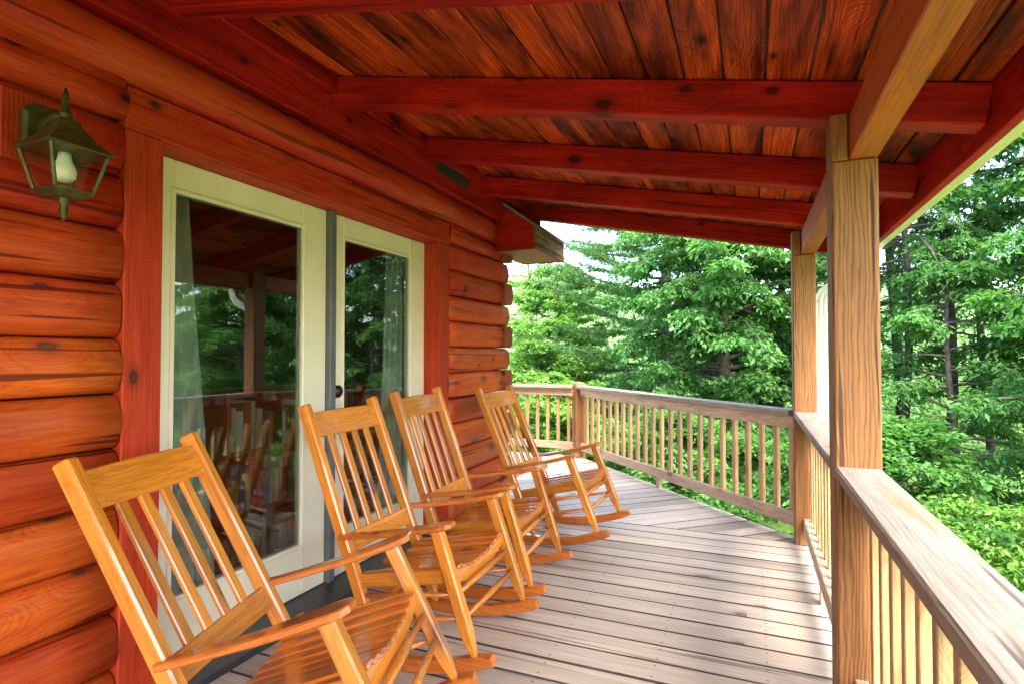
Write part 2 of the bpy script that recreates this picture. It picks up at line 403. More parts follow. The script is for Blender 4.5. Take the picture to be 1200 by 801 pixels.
# ------------------------------------------------------------------ log house
house = tag(thing('log_house', (-2.1, 1.2, 0)), 'orange stained log cabin wall with double glass doors behind the rockers', 'house')
HI = Matrix.Translation((2.1, -1.2, 0))          # children are given in world coordinates
def hp(o): o.matrix_basis = HI @ o.matrix_basis; return o
def log_me(L, H, bulge, back, seed, rounded_end=False, start_round=False, mat=None):
    """log along X, 0..L; face bulges towards +Y from the joint line at y=0"""
    rng = np.random.default_rng(seed); bm = bmesh.new(); nx = max(3, int(L/.18)); na = 10; rows = []
    ph = rng.uniform(0, 6, 4)
    for i in range(nx+1):
        x = L*i/nx; f = 1.0
        if rounded_end and i >= nx-1: f = (.80 if i == nx else .97)
        wob = .006*math.sin(x*2.3+ph[0])+.004*math.sin(x*5.1+ph[1])
        row = [(-back, -H/2*.98)]
        for a in range(na+1):
            t = -math.pi/2+math.pi*a/na
            yy = (bulge+wob)*max(0, math.cos(t))**.75; zz = H/2*math.sin(t)*.985
            yy += .0025*math.sin(a*1.7+x*3+ph[2])*math.cos(t)
            row.append(((yy*f) if f < 1 else yy, zz))
        row.append((-back, H/2*.98)); rows.append([bm.verts.new((x, p[0], p[1])) for p in row])
    n = len(rows[0])
    for a, b in zip(rows, rows[1:]):
        for k in range(n): bm.faces.new((a[k], a[(k+1) % n], b[(k+1) % n], b[k]))
    bm.faces.new(rows[0][::-1]); bm.faces.new(rows[-1])
    bmesh.ops.recalc_face_normals(bm, faces=bm.faces[:])
    for f in bm.faces: f.smooth = len(f.verts) == 4
    me = bpy.data.meshes.new('log'); bm.to_mesh(me); bm.free(); me.materials.append(mat or M['log']); return me
# X axis of a log runs along world -Y so that its bulge (+Y local) points to world +X
ROT = Matrix(((0, 1, 0), (-1, 0, 0), (0, 0, 1))).to_4x4()       # local x -> -Y, local y -> +X
ROTR = ROT
ROTP = Matrix(((-1, 0, 0), (0, 1, 0), (0, 0, 1))).to_4x4()
def wall_log(y0, y1, z, H, bulge, seed, x=XW, end=False, mat=None, name='log'):
    """log from y0 (near) to y1 (far)"""
    L = y1-y0
    # local x=0 at far end -> flip so that the rounded end lands at the far end
    me = log_me(L, H, bulge, .16, seed, end, mat=mat)
    # rotate: local x -> +Y needs local y -> +X : mirror safe version uses rotation about X too
    m = Matrix(((0, 1, 0, x), (1, 0, 0, y0), (0, 0, -1, z), (0, 0, 0, 1)))
    o = link(name, me, None, house, HI @ m); return o
CP = .19; Z0 = -.015
def red_cast(k): return M['header'] if k >= 9 else M['log_mid'] if k in (8, 7, 4, 1) else M['log']  # upper courses redder: light gradient of the wall put into log colours
for k in range(-1, 12):
    zc = Z0+CP*k+CP/2; H = CP
    if zc > 2.2: break
    if 1 <= 11:
        wall_log(YB, 1.291, zc, H, .054+random.uniform(-.004, .004), 100+k, end=False, mat=red_cast(k))
    if k % 2 == 0:
        wall_log(3.612, Y_END, zc, H, .056+random.uniform(-.005, .005), 200+k, end=True, mat=red_cast(k))
        y_start = Y_END-.02; xs = -2.14
    else:
        wall_log(3.612, Y_END-.125, zc, H, .056+random.uniform(-.005, .005), 200+k, mat=red_cast(k))
    # gable-side logs, seen as butt ends on every other course
    xs = -2.17 if k % 2 == 0 else -1.99
    gl = log_me(3.95, H, .06, .12, 300+k, mat=M['log_end'] if k % 2 else M['log'])
    m = Matrix(((-1, 0, 0, xs), (0, 1, 0, Y_END-.03), (0, 0, -1, zc), (0, 0, 0, 1)))
    link('cross_log', gl, None, house, HI @ m)
# header logs above the door, running the whole wall
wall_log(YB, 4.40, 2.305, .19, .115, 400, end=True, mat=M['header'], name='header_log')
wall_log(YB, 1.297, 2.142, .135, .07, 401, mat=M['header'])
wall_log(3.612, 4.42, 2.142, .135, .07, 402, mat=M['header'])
# ledger board that the rafters hang from, with the vent
hp(bar('ledger_board', (-1.995, YB, 2.548), (-1.995, 4.40, 2.548), .13, .325, M['beam'], house))
for k, ys in enumerate([-2.46, -1.604, -.748, .108, .964+.43-.0, 2.25, 3.10, 3.97]):
    pass
hp(bar('vent', (-1.928, 3.29, 2.525), (-1.928, 3.74, 2.525), .012, .085, M['vent'], house, bev=.002))
# house wall core so that no light leaks between logs
for (y0, y1, z0, z1) in ((YB, 1.30, -.3, 2.75), (3.60, Y_END-.06, -.3, 2.75), (1.30, 3.60, 2.10, 2.75)):
    hp(bar('wall_core', (-2.19, y0, (z0+z1)/2), (-2.19, y1, (z0+z1)/2), .11, z1-z0, M['plaster'], house, bev=0))
# room behind the doors
hp(bar('interior_floor', (-6.0, .9, -.03), (-2.15, .9, -.03), 7.4, .05, M['floor_in'], house, bev=0))
hp(bar('interior_ceiling', (-6.0, .9, 2.72), (-2.15, .9, 2.72), 7.4, .05, M['plaster'], house, bev=0))
hp(bar('interior_wall', (-5.9, -2.7, 1.35), (-5.9, 4.6, 1.35), .1, 2.8, M['plaster'], house, bev=0))
hp(bar('interior_wall', (-6.0, -2.7, 1.35), (-2.2, -2.7, 1.35), .1, 2.8, M['plaster'], house, bev=0))
hp(bar('interior_wall', (-5.85, 4.58, 1.27), (-2.25, 4.58, 1.27), .08, 2.95, M['plaster'], house, bev=0))
hp(poly_x('house_roof', [(-6.2, 5.55), (-2.0, 2.76), (-2.0, 2.80), (-6.2, 5.60)], YB-.2, 5.2, M['shingle'], house))
hp(poly_x('frieze_board', [(-2.2, 2.735), (-1.74, 2.40), (-1.74, 2.50), (-2.2, 2.80)], 4.785, 4.815, M['beam'], house))
hp(bar('gable_boards', (-6.0, 4.66, 3.0), (-2.2, 4.66, 3.0), .03, .55, M['log'], house))
# door trim: side boards, header board, jamb reveals
hp(bar('door_trim', (-2.035, 1.369, -.02), (-2.035, 1.369, 2.052), .142, .05, M['trim'], house, up=(1, 0, 0)))
hp(bar('door_trim', (-2.035, 3.545, -.02), (-2.035, 3.545, 2.052), .128, .05, M['trim'], house, up=(1, 0, 0)))
hp(bar('door_header', (-2.03, 1.298, 2.128), (-2.03, 3.611, 2.128), .05, .150, M['header'], house))
hp(bar('door_jamb', (-2.105, 3.490, -.02), (-2.105, 3.490, 2.05), .022, .14, M['trim'], house, up=(1, 0, 0)))
hp(bar('door_jamb', (-2.105, 1.427, -.02), (-2.105, 1.427, 2.05), .022, .14, M['trim'], house, up=(1, 0, 0)))
hp(bar('door_jamb', (-2.105, 1.44, 2.056), (-2.105, 3.477, 2.056), .14, .018, M['trim'], house))
hp(bar('threshold', (-2.05, 1.30, .012), (-2.05, 3.61, .012), .25, .034, M['threshold'], house))
hp(bar('astragal', (-2.128, 2.491, .03), (-2.128, 2.491, 2.045), .046, .05, M['seal'], house, up=(1, 0, 0)))
def door(y0, y1, g0, g1, label, knob=False):
    d = hp(link('glass_door', None, None, house)); d.matrix_basis = HI @ Matrix.Translation((-2.158, (y0+y1)/2, .03))
    d['label'] = label
    T = Matrix.Translation((2.158, -(y0+y1)/2, -.03))
    def p(n, a, b, W, H, mat, up=(0, 0, 1), bev=.004):
        o = bar(n, a, b, W, H, mat, d, up, bev); o.matrix_basis = T @ o.matrix_basis; return o
    x = -2.158; gz0, gz1 = .29, 1.912
    p('stile', (x, (y0+g0)/2, .032), (x, (y0+g0)/2, 2.045), g0-y0, .045, M['paint'], up=(1, 0, 0))
    p('stile', (x, (y1+g1)/2, .032), (x, (y1+g1)/2, 2.045), y1-g1, .045, M['paint'], up=(1, 0, 0))
    p('door_rail', (x, g0+.001, (gz1+2.045)/2), (x, g1-.001, (gz1+2.045)/2), .043, 2.045-gz1, M['paint'])
    p('door_rail', (x, g0+.001, (gz0+.032)/2), (x, g1-.001, (gz0+.032)/2), .043, gz0-.032, M['paint'])
    # glazing bead
    xb = -2.134
    for a, b, up in (((xb, g0-.008, gz0-.018), (xb, g0-.008, gz1+.018), (1, 0, 0)), ((xb, g1+.008, gz0-.018), (xb, g1+.008, gz1+.018), (1, 0, 0))):
        p('glazing_bead', a, b, .02, .014, M['paint'], up)
    p('glazing_bead', (xb, g0+.003, gz0-.008), (xb, g1-.003, gz0-.008), .014, .02, M['paint'])
    p('glazing_bead', (xb, g0+.003, gz1+.008), (xb, g1-.003, gz1+.008), .014, .02, M['paint'])
    p('pane', (-2.15, g0-.002, (gz0+gz1)/2), (-2.15, g1+.002, (gz0+gz1)/2), .006, gz1-gz0, M['glass'], bev=0)
    if knob:
        for z, rad, ln in ((1.055, .036, .024), (.925, .036, .058)):
            bm = bmesh.new()
            tube_into(bm, [(0, 0, 0), (.008, 0, 0), (.010, 0, 0), (ln*.6, 0, 0), (ln*.65, 0, 0), (ln*.9, 0, 0), (ln, 0, 0)],
                      [rad, rad, rad*.5, rad*.45, rad*.85, rad*.9, rad*.5] if ln > .03 else [rad, rad, rad*.9, rad*.85, rad*.8, rad*.6, rad*.3], 16)
            k = link('door_knob' if ln > .03 else 'deadbolt', me_from_bm('knob', bm, True), M['bronze'], d)
            k.matrix_basis = T @ Matrix.Translation((-2.135, 2.562, z))
    return d
door(1.44, 2.466, 1.577, 2.289, 'cream framed full glass door without a knob')
door(2.516, 3.478, 2.612, 3.290, 'cream framed full glass door with dark knob and deadbolt', True)

# boxed eave at the house corner
eave = hp(link('boxed_eave', None, None, house)); eave.matrix_basis = HI @ Matrix.Translation((-1.85, 4.42, 2.14))
EI = Matrix.Translation((1.85, -4.42, -2.14))
def ep(o): o.matrix_basis = EI @ o.matrix_basis; return o
ep(poly_x('end_board', [(-2.06, 2.135), (-1.665, 2.135), (-1.665, 2.335), (-2.06, 2.62)], 4.415, 4.44, M['beam'], eave))
ep(poly_x('end_board', [(-2.06, 2.135), (-1.665, 2.135), (-1.665, 2.335), (-2.06, 2.62)], 5.16, 5.185, M['beam'], eave))
ep(bar('eave_fascia', (-1.65, 4.413, 2.235), (-1.65, 5.187, 2.235), .025, .205, M['post'], eave))
ep(bar('soffit', (-1.87, 4.442, 2.147), (-1.87, 5.158, 2.147), .40, .015, M['post'], eave))
ep(poly_x('shingles', [(-2.22, 2.736), (-1.60, 2.288), (-1.60, 2.308), (-2.22, 2.760)], 4.402, 5.24, M['shingle'], eave))

# ------------------------------------------------------------------ porch roof
roof = tag(thing('porch_roof', (.3, 2.3, 2.1)), 'red stained timber porch roof with rafters and plank ceiling', 'roof')
RI = Matrix.Translation((-.3, -2.3, -2.1))
def rp(o): o.matrix_basis = RI @ o.matrix_basis; return o
sl = math.atan(.198); nx, nz = math.sin(sl), math.cos(sl)       # roof normal in XZ
x0, x1 = -1.93, .715
RAFT = [2.25+.857*k for k in range(-5, 4)]
for k, yf in enumerate(RAFT):
    h = .138; yc = yf+.045
    a = (x0, yc, zr(x0)+h/2); b = (x1, yc, zr(x1)+h/2)
    rp(bar('rafter', a, b, .09, h, M['beam'], roof, up=(nx, 0, nz), bev=.006))
    if k < len(RAFT)-1:          # blocking between rafters against the ledger
        rp(bar('blocking', (-1.905, yf+.093, 2.61), (-1.905, yf+.854, 2.61), .04, .10, M['beam'], roof))
# ceiling planks along Y, lying on the rafters
px = -1.93; pw = .142; cnt = 0
while px < .72:
    xc = px+pw/2; zc = zr(xc)+.14/nz+.012
    cuts = [YB]+sorted(random.sample([RAFT[k]+.045 for k in range(1, 8)], 2))+[4.93]
    for a, b in zip(cuts, cuts[1:]):
        m = Matrix.Translation((xc, a+.001, zc+random.uniform(-.001, .001))) @ Matrix.Rotation(math.pi/2, 4, 'Z')
        me = box_me(b-a-.002, pw-.005, .02, .004, M['plank'])
        # tilt about Y so that the plank lies in the roof slope
        mt = Matrix.Translation((xc, a+.001, zc)) @ Matrix.Rotation(sl, 4, 'Y') @ Matrix.Rotation(math.pi/2, 4, 'Z')
        link('ceiling_plank', me, None, roof, RI @ mt)
    px += pw
rp(poly_x('roof_sheathing', [(-2.25, zr(-2.25)+.172), (.78, zr(.78)+.172), (.78, zr(.78)+.20), (-2.25, zr(-2.25)+.20)], YB-.05, 4.98, M['shingle'], roof))
rp(bar('fascia', (.731, YB, 2.052), (.731, 4.95, 2.052), .03, .205, M['beam'], roof))
rp(poly_x('gutter', [(.748, 1.95), (.79, 1.95), (.815, 1.985), (.835, 2.055), (.835, 2.075), (.748, 2.075)], YB, 4.97, M['gutter'], roof))
rp(bar('header_beam', (.358, YB, 1.998), (.358, 4.90, 1.998), .086, .145, M['beam_tan'], roof))

# ------------------------------------------------------------------ porch posts
def post(x, y, label, full=True):
    p = tag(thing('porch_post', (x, y, 0)), label, 'post', None)
    bar('post_shaft', (0, 0, 0 if full else -.28), (0, 0, 1.924), .14, .14, M['post'], p, up=(0, 1, 0), bev=.007)
    bar('post_tongue', (-.044, 0, 1.924), (-.044, 0, 2.085), .14, .052, M['post'], p, up=(1, 0, 0), bev=.004)
    return p
post(*P1, 'thick square timber post rising from wide rail cap to notched roof beam')
post(*P2, 'square timber porch post with a white downspout right behind it')
post(.33, -.0-.55-.9, 'square timber porch post along the long straight railing')

# ------------------------------------------------------------------ railings
def railing(a, b, label, spacing=.137, cap_w=.14, inset=.072, sub=0.0):
    a, b = Vector((*a, 0)), Vector((*b, 0)); d = (b-a).normalized(); L = (b-a).length
    r = tag(thing('railing', a, math.atan2(d.y, d.x)), label, 'railing', 'porch railings')
    bar('rail_cap', (inset, 0, RAILZ-.019), (L-inset, 0, RAILZ-.019), cap_w, .040, M['cap'], r, bev=.006)
    bar('sub_rail', (inset, sub, RAILZ-.084), (L-inset, sub, RAILZ-.084), .038, .088, M['rail'], r)
    bar('bottom_rail', (inset, 0, .135), (L-inset, 0, .135), .04, .088, M['rail'], r)
    n = int((L-2*inset)/spacing)
    for k in range(n):
        x = inset+(L-2*inset)*(k+.5)/n
        bar('baluster', (x, -.037, .105), (x, -.037, RAILZ-.043), .036, .034, M['baluster'], r, up=(0, 1, 0), bev=.003)
    bar('rail_foot', (L/2, 0, -.02), (L/2, 0, .09), .04, .036, M['rail'], r, up=(0, 1, 0), bev=.003)
    return r
railing((.33, -1.45), P1, 'pale wooden railing with wide worn cap in front of the thick post', sub=-.074)
railing((.33, YB), (.33, -1.45), 'pale wooden railing at the far end of the straight side')
railing(P1, P2, 'short wooden railing between the two tall porch posts', sub=-.074)
railing(P2, P3, 'long pale railing running diagonally to the short corner post', .137)
railing(P3, (-6.0, 6.83), 'pale railing running behind the log house from the short corner post')
cp = tag(thing('corner_post', (P3[0], P3[1], 0), ang), 'short round-topped wooden post where two railings meet', 'post')
me = tapered_me([(-.28, chamf(.13, .13)), (.885, chamf(.13, .13)), (.905, chamf(.12, .12, .012)), (.918, chamf(.09, .09, .016)), (.922, chamf(.05, .05, .012))], M['post'])
link('post_shaft', me, None, cp, frame((0, 0, 0), (0, 0, 1), (0, 1, 0)))

# white downspout behind the second post
ds = tag(thing('downspout', (.448, 4.44, -1.2)), 'white ribbed metal downspout with curved elbow behind the porch post', 'downspout')
def ds_part(name, pts, w=.075, d=.055):
    bm = bmesh.new(); prev = None; pts = [Vector(p)-Vector((.448, 4.44, -1.2)) for p in pts]
    prof = []
    for (a, b, nn) in (((-1, -1), (1, -1), 5), ((1, -1), (1, 1), 3), ((1, 1), (-1, 1), 5), ((-1, 1), (-1, -1), 3)):
        for k in range(nn):
            f = k/nn; q = [a[0]+(b[0]-a[0])*f, a[1]+(b[1]-a[1])*f]
            rib = .90 if k % 2 else 1.0
            prof.append((q[0]*w/2*(rib if abs(q[0]) == 1 and a[0] == b[0] else 1), q[1]*d/2*(rib if a[1] == b[1] else 1)))
    n = len(prof)
    for i, p in enumerate(pts):
        t = (pts[min(i+1, len(pts)-1)]-pts[max(i-1, 0)]).normalized()
        v = Vector((0, 1, 0)); u = v.cross(t).normalized()
        ring = [bm.verts.new(p+u*a+v*b) for a, b in prof]
        if prev:
            for k in range(n): bm.faces.new((prev[k], prev[(k+1) % n], ring[(k+1) % n], ring[k]))
        prev = ring
    link(name, me_from_bm(name, bm), M['white_metal'], ds)
ds_part('pipe', [(.448, 4.44, -1.2), (.448, 4.44, 1.62)])
arc = [(.448+.10-.10*math.cos(a), 4.44, 1.62+.10*math.sin(a)) for a in (0, .35, .7, 1.05)]
ds_part('elbow', arc+[(.70, 4.44, 1.80), (.745, 4.44, 1.835), (.775, 4.44, 1.88), (.785, 4.44, 1.955)], .077, .057)

# ------------------------------------------------------------------ wall lantern
LX, LY = -1.86, 1.025
ln = tag(thing('wall_lantern', (-2.0, LY, 1.853)), 'dark bronze wall lantern with glass panes beside the door', 'lantern')
LI = Matrix.Translation((2.0, -LY, -1.87))
def lp(o): o.matrix_basis = LI @ o.matrix_basis; return o
lp(bar('mount_block', (-2.035, .93, 1.955), (-2.035, 1.14, 1.955), .08, .21, M['trim'], ln))
bm = bmesh.new()
for x, s in ((-1.994, 1.0), (-1.98, 1.0), (-1.972, .86)):
    pass
pl = tapered_me([(0, [(a*.85 if False else a, b) for a, b in chamf(.12, .155, .03)]), (.016, chamf(.12, .155, .03)), (.024, chamf(.10, .135, .026))], M['lantern'])
lp(link('backplate', pl, None, ln, frame((-1.994, LY+.012, 1.955), (-1, LY+.012, 1.955))))
lp(tube('bracket', [(-1.98, LY+.012, 1.96), (-1.93, LY+.01, 1.965), (-1.88, LY, 1.975), (LX, LY, 1.965)], [.034, .030, .022, .016], M['lantern'], ln, 12))
def lring(z, r, rot=math.pi/4): return [(LX+r*math.cos(rot+k*math.pi/2), LY+r*math.sin(rot+k*math.pi/2), z) for k in range(4)]
def lloft(name, rings, mat):
    bm = bmesh.new(); vs = [[bm.verts.new(p) for p in r] for r in rings]
    for a, b in zip(vs, vs[1:]):
        for k in range(4): bm.faces.new((a[k], a[(k+1) % 4], b[(k+1) % 4], b[k]))
    bm.faces.new(vs[0][::-1]); bm.faces.new(vs[-1]); return lp(link(name, me_from_bm(name, bm), mat, ln))
lloft('lantern_roof', [lring(1.868, .124), lring(1.874, .126), lring(1.882, .114), lring(1.905, .085), lring(1.935, .055), lring(1.958, .040), lring(1.966, .030)], M['lantern'])
lloft('lantern_base', [lring(1.735, .052), lring(1.75, .072), lring(1.757, .074), lring(1.757, .066)], M['lantern'])
for k in range(4):
    a, b = Vector(lring(1.755, .073)[k]), Vector(lring(1.870, .108)[k])
    lp(bar('cage_bar', a, b, .009, .009, M['lantern'], ln, up=(a-Vector((LX, LY, a.z))), bev=.001))
    a2, b2 = Vector(lring(1.757, .069)[(k+1) % 4]), Vector(lring(1.868, .103)[(k+1) % 4])
    a1, b1 = Vector(lring(1.757, .069)[k]), Vector(lring(1.868, .103)[k])
    bm = bmesh.new(); bm.faces.new([bm.verts.new(v) for v in (a1, a2, b2, b1)])
    lp(link('lantern_pane', me_from_bm('pane', bm), M['lantern_glass'], ln))
bm = bmesh.new(); tube_into(bm, [(LX, LY, z) for z in (1.780, 1.784, 1.795, 1.812, 1.828, 1.845, 1.868)], [.006, .018, .028, .031, .027, .019, .016], 16)
lp(link('bulb', me_from_bm('bulb', bm, True), M['bulb'], ln))
bm = bmesh.new(); tube_into(bm, [(LX, LY, z) for z in (1.962, 1.972, 1.98, 1.992, 1.998, 2.012, 2.018, 2.04, 2.062)], [.018, .012, .018, .014, .008, .013, .008, .009, .003], 12)
lp(link('finial', me_from_bm('finial', bm, True), M['lantern'], ln))
bm = bmesh.new(); tube_into(bm, [(LX, LY, z) for z in (1.74, 1.728, 1.72, 1.71, 1.70, 1.685, 1.668)], [.022, .012, .016, .008, .012, .008, .003], 12)
lp(link('drop_finial', me_from_bm('finial', bm, True), M['lantern'], ln))

# ------------------------------------------------------------------ rocking chairs (local: +x forward, +y away from camera side)
def make_chair(mat, dark):
    c = thing('rocking_chair'); W_F, W_B = .270, .250
    fl = Vector((0, 0, .100)), Vector((-.168, 0, .580))
    bp0, bp1 = Vector((-.452, 0, .045)), Vector((-.839, 0, 1.036))
    def fleg(z): t = (z-.108)/.472; return -.168*t
    def bpost(z): t = (z-.045)/.991; return -.452-.387*t
    leg_me = {}
    for s in (-1, 1):
        L = (fl[1]-fl[0]).length; q = chamf(.042, .048, .006)
        if 'f' not in leg_me: leg_me['f'] = tapered_me([(0, scale_pts(q, .38)), (.10, q), (L, q)], mat)
        o = Vector((0, s*W_F, 0)); link('front_leg', leg_me['f'], None, c, frame(fl[0]+o, fl[1]+o, (1, 0, .3)))
        L = (bp1-bp0).length; q = chamf(.040, .052, .006)
        if 'b' not in leg_me: leg_me['b'] = tapered_me([(0, scale_pts(q, .45)), (.08, q), (L-.006, q), (L, scale_pts(q, .86))], mat)
        o = Vector((0, s*W_B, 0)); link('back_post', leg_me['b'], None, c, frame(bp0+o, bp1+o, (1, 0, .3)))
    # rockers
    bm = bmesh.new(); cxr, Rr = -.38, 1.2; prev = None; nseg = 18
    for i in range(nseg+1):
        f = i/nseg; x = -.86+f*(.078+.86); a = math.asin((x-cxr)/Rr)
        th = .050*(1-.28*max(0, (f-.93)/.07)**2)*(1-.25*max(0, (.06-f)/.06))
        p = Vector((cxr+Rr*math.sin(a), 0, Rr-Rr*math.cos(a))); nrm = Vector((-math.sin(a), 0, math.cos(a)))
        hw = .022; b_ = .005
        ring = [bm.verts.new(p+nrm*zz+Vector((0, yy, 0))) for yy, zz in ((-hw+b_, 0), (hw-b_, 0), (hw, b_), (hw, th-b_), (hw-b_, th), (-hw+b_, th), (-hw, th-b_), (-hw, b_))]
        if prev:
            for k in range(8): bm.faces.new((prev[k], prev[(k+1) % 8], ring[(k+1) % 8], ring[k]))
        else: bm.faces.new(ring[::-1])
        prev = ring
    bm.faces.new(prev)
    rk = me_from_bm('rocker', bm); rk.materials.append(dark)
    for s in (-1, 1): link('rocker', rk, None, c, Matrix.Translation((0, s*.262, 0)))
    # back: crest rail, lower rail, four slats
    d = (bp1-bp0).normalized(); nn = Vector((d.z, 0, -d.x))
    def onb(s): return bp1-d*s                    # point down the post from its top
    def curved_rail(name, s0, s1, m_, dip=.012, up_=.0):
        bm = bmesh.new(); n = 8; prev = None; T = .012
        for i in range(n+1):
            y = -.232+.464*i/n; off = -dip*(1-(2*i/n-1)**2); rise = up_*(1-(2*i/n-1)**2)
            a, b = onb(s1), onb(s0-rise); o = Vector((0, y, 0))+nn*off
            ring = [bm.verts.new(p) for p in (a+o-nn*T, a+o+nn*T, b+o+nn*T, b+o-nn*T)]
            if prev:
                for k in range(4): bm.faces.new((prev[k], prev[(k+1) % 4], ring[(k+1) % 4], ring[k]))
            else: bm.faces.new(ring[::-1])
            prev = ring
        bm.faces.new(prev); bmesh.ops.recalc_face_normals(bm, faces=bm.faces[:])
        bmesh.ops.bevel(bm, geom=[e for e in bm.edges if len(e.link_faces) == 2 and e.calc_face_angle() > .8], offset=.004, segments=1, affect='EDGES')
        # turn so that the mesh's own X runs along the rail
        rot = Matrix.Rotation(-math.pi/2, 4, 'Z'); bm.transform(rot)
        me = me_from_bm(name, bm); me.materials.append(m_)
        link(name, me, None, c, rot.inverted())
    curved_rail('crest_rail', .040, .150, mat, .012, .008)
    curved_rail('lower_back_rail', .585, .665, mat, .010)
    for k in range(4):
        y = (-1.5+k)*.090; dip = -.010*(1-(y/.25)**2)
        a = onb(.590)+Vector((0, y, 0))+nn*dip; b = onb(.148)+Vector((0, y, 0))+nn*(dip)
        bar('back_slat', a, b, .039, .015, mat, c, up=nn, bev=.003)
    # seat: scooped front and rear rails, nine slats from front to back
    sx0, sx1 = -.112, -.555
    def seat_z(x): return .436+(x-sx0)*.21
    def scoop(y): return -.040*(1-min(1, (y/.235))**2)
    for nm, xx, drop in (('front_seat_rail', sx0, .030), ('rear_seat_rail', sx1+.02, .012)):
        bm = bmesh.new(); prev = None; n = 12
        for i in range(n+1):
            y = -.250+.5*i/n; q = 1-(2*i/n-1)**2
            zt = seat_z(xx)-.014+scoop(abs(y)); zb = seat_z(xx)-.062-.040*q-drop*q*.4
            ring = [bm.verts.new((xx+dx, y, z)) for dx, z in ((-.012, zb), (.012, zb), (.012, zt), (-.012, zt))]
            if prev:
                for k in range(4): bm.faces.new((prev[k], prev[(k+1) % 4], ring[(k+1) % 4], ring[k]))
            else: bm.faces.new(ring[::-1])
            prev = ring
        bm.faces.new(prev); rot = Matrix.Rotation(-math.pi/2, 4, 'Z'); bm.transform(rot)
        me = me_from_bm(nm, bm); me.materials.append(mat); link(nm, me, None, c, rot.inverted())
    for k in range(9):
        y = -.205+.41*k/8; z = scoop(abs(y)); tilt = .34*y
        a = Vector((sx1+.004, y, seat_z(sx1)-.006+z)); b = Vector((sx0+.020, y, seat_z(sx0)-.004+z))
        bar('seat_slat', a, b, .042, .016, dark, c, up=(0, -tilt*1.6, 1), bev=.005)
    for s in (-1, 1):
        bar('side_seat_rail', (sx0-.005, s*.255, .395), (bpost(.32)+.02, s*.245, .315), .022, .055, mat, c)
        for zf, zb in ((.335, .255), (.248, .165)):
            tube('side_stretcher', [(fleg(zf), s*W_F, zf), ((fleg(zf)+bpost(zb))/2, s*.26, (zf+zb)/2), (bpost(zb), s*W_B, zb)], [.009, .0125, .009], dark, c, 10)
        # arm
        outline = [(-.628, -.020), (-.50, -.022), (-.34, -.030), (-.22, -.042), (-.14, -.046), (-.112, -.040), (-.095, -.022),
                   (-.095, .022), (-.112, .040), (-.14, .044), (-.22, .038), (-.34, .028), (-.50, .022), (-.628, .020)]
        a0, a1 = Vector((-.628, s*.262, .492)), Vector((-.095, s*.272, .602)); Lx = .533
        bm = bmesh.new(); top, bot = [], []
        for x, y in outline:
            f = (x+.628)/Lx; sag = -.010*math.sin(math.pi*f)
            top.append(bm.verts.new((f*(a1-a0).length, y*s, .011+sag))); bot.append(bm.verts.new((f*(a1-a0).length, y*s, -.011+sag)))
        n = len(top); bm.faces.new(top); bm.faces.new(bot[::-1])
        for i in range(n): bm.faces.new((top[i], bot[i], bot[(i+1) % n], top[(i+1) % n]))
        bmesh.ops.recalc_face_normals(bm, faces=bm.faces[:])
        bmesh.ops.bevel(bm, geom=[e for e in bm.edges if abs(e.verts[0].co.z-e.verts[1].co.z) < .012 and e.calc_face_angle(0) > .9], offset=.004, segments=1, affect='EDGES')
        me = me_from_bm('arm', bm); me.materials.append(dark)
        link('arm', me, None, c, frame(a0, a1))
    for z in (.335, .248):
        tube('front_stretcher', [(fleg(z), -W_F, z), (fleg(z), 0, z), (fleg(z), W_F, z)], [.010, .0145, .010], mat, c, 10)
    tube('rear_stretcher', [(bpost(.2), -W_B, .2), (bpost(.2), 0, .2), (bpost(.2), W_B, .2)], [.010, .014, .010], mat, c, 10)
    return c
def place_chair(c, x, y, th, rock):
    cx, Rr = -.38, 1.2
    m = Matrix.Translation((x, y, 0)) @ Matrix.Rotation(th, 4, 'Z') @ Matrix.Translation((cx, 0, Rr)) @ Matrix.Rotation(-rock, 4, 'Y') @ Matrix.Translation((-cx, 0, -Rr))
    c.matrix_basis = m
def copy_tree(o):
    r = o.copy(); COL.objects.link(r)
    for ch in list(o.children):
        k = ch.copy(); COL.objects.link(k); k.parent = r
    return r
base = make_chair(M['chair'], M['chair_red'])
spots = [(-.975, 1.422, .313, .128, 'honey varnished rocking chair turned aslant and tipped back beside the lantern'),
         (-.984, 2.235, .031, .000, 'honey varnished rocking chair standing before the meeting edge of the two glass doors'),
         (-1.006, 2.963, .047, -.028, 'honey varnished rocking chair in front of the glass door that has the knob'),
         (-.950, 3.849, -.048, .048, 'honey varnished rocking chair by the log corner, nearest the diagonal railing')]
for i, (x, y, th, rk, lab) in enumerate(spots):
    c = base if i == 0 else copy_tree(base)
    tag(c, lab, 'rocking chair', 'rocking chairs lined up along the wall'); place_chair(c, x, y, th, rk)

# ------------------------------------------------------------------ seen through the panes: curtains, bookcase, books
def curtain(y0, y1, y0b, y1b, label):
    bm = bmesh.new(); prev = None; n, mrows = 48, 10; rows = []
    for j in range(mrows+1):
        f = j/mrows; z = 2.0-1.9*f; row = []
        for i in range(n+1):
            g = i/n; y = (y0+(y0b-y0)*f)*(1-g)+(y1+(y1b-y1)*f)*g
            row.append(bm.verts.new((-2.215+.02*math.sin(g*30+.6*math.sin(f*3)), y, z)))
        rows.append(row)
    for a, b in zip(rows, rows[1:]):
        for i in range(n): bm.faces.new((a[i], a[i+1], b[i+1], b[i]))
    me = me_from_bm('curtain', bm, True); o = link('curtain', me, M['curtain'])
    sm = o.modifiers.new('thick', 'SOLIDIFY'); sm.thickness = .002
    tag(o, label, 'curtain')
curtain(1.46, 1.70, 1.46, 1.88, 'pale curtain hanging behind the glass door that has no knob')
curtain(3.12, 3.38, 3.02, 3.40, 'pale curtain hanging behind the glass door that has the knob')
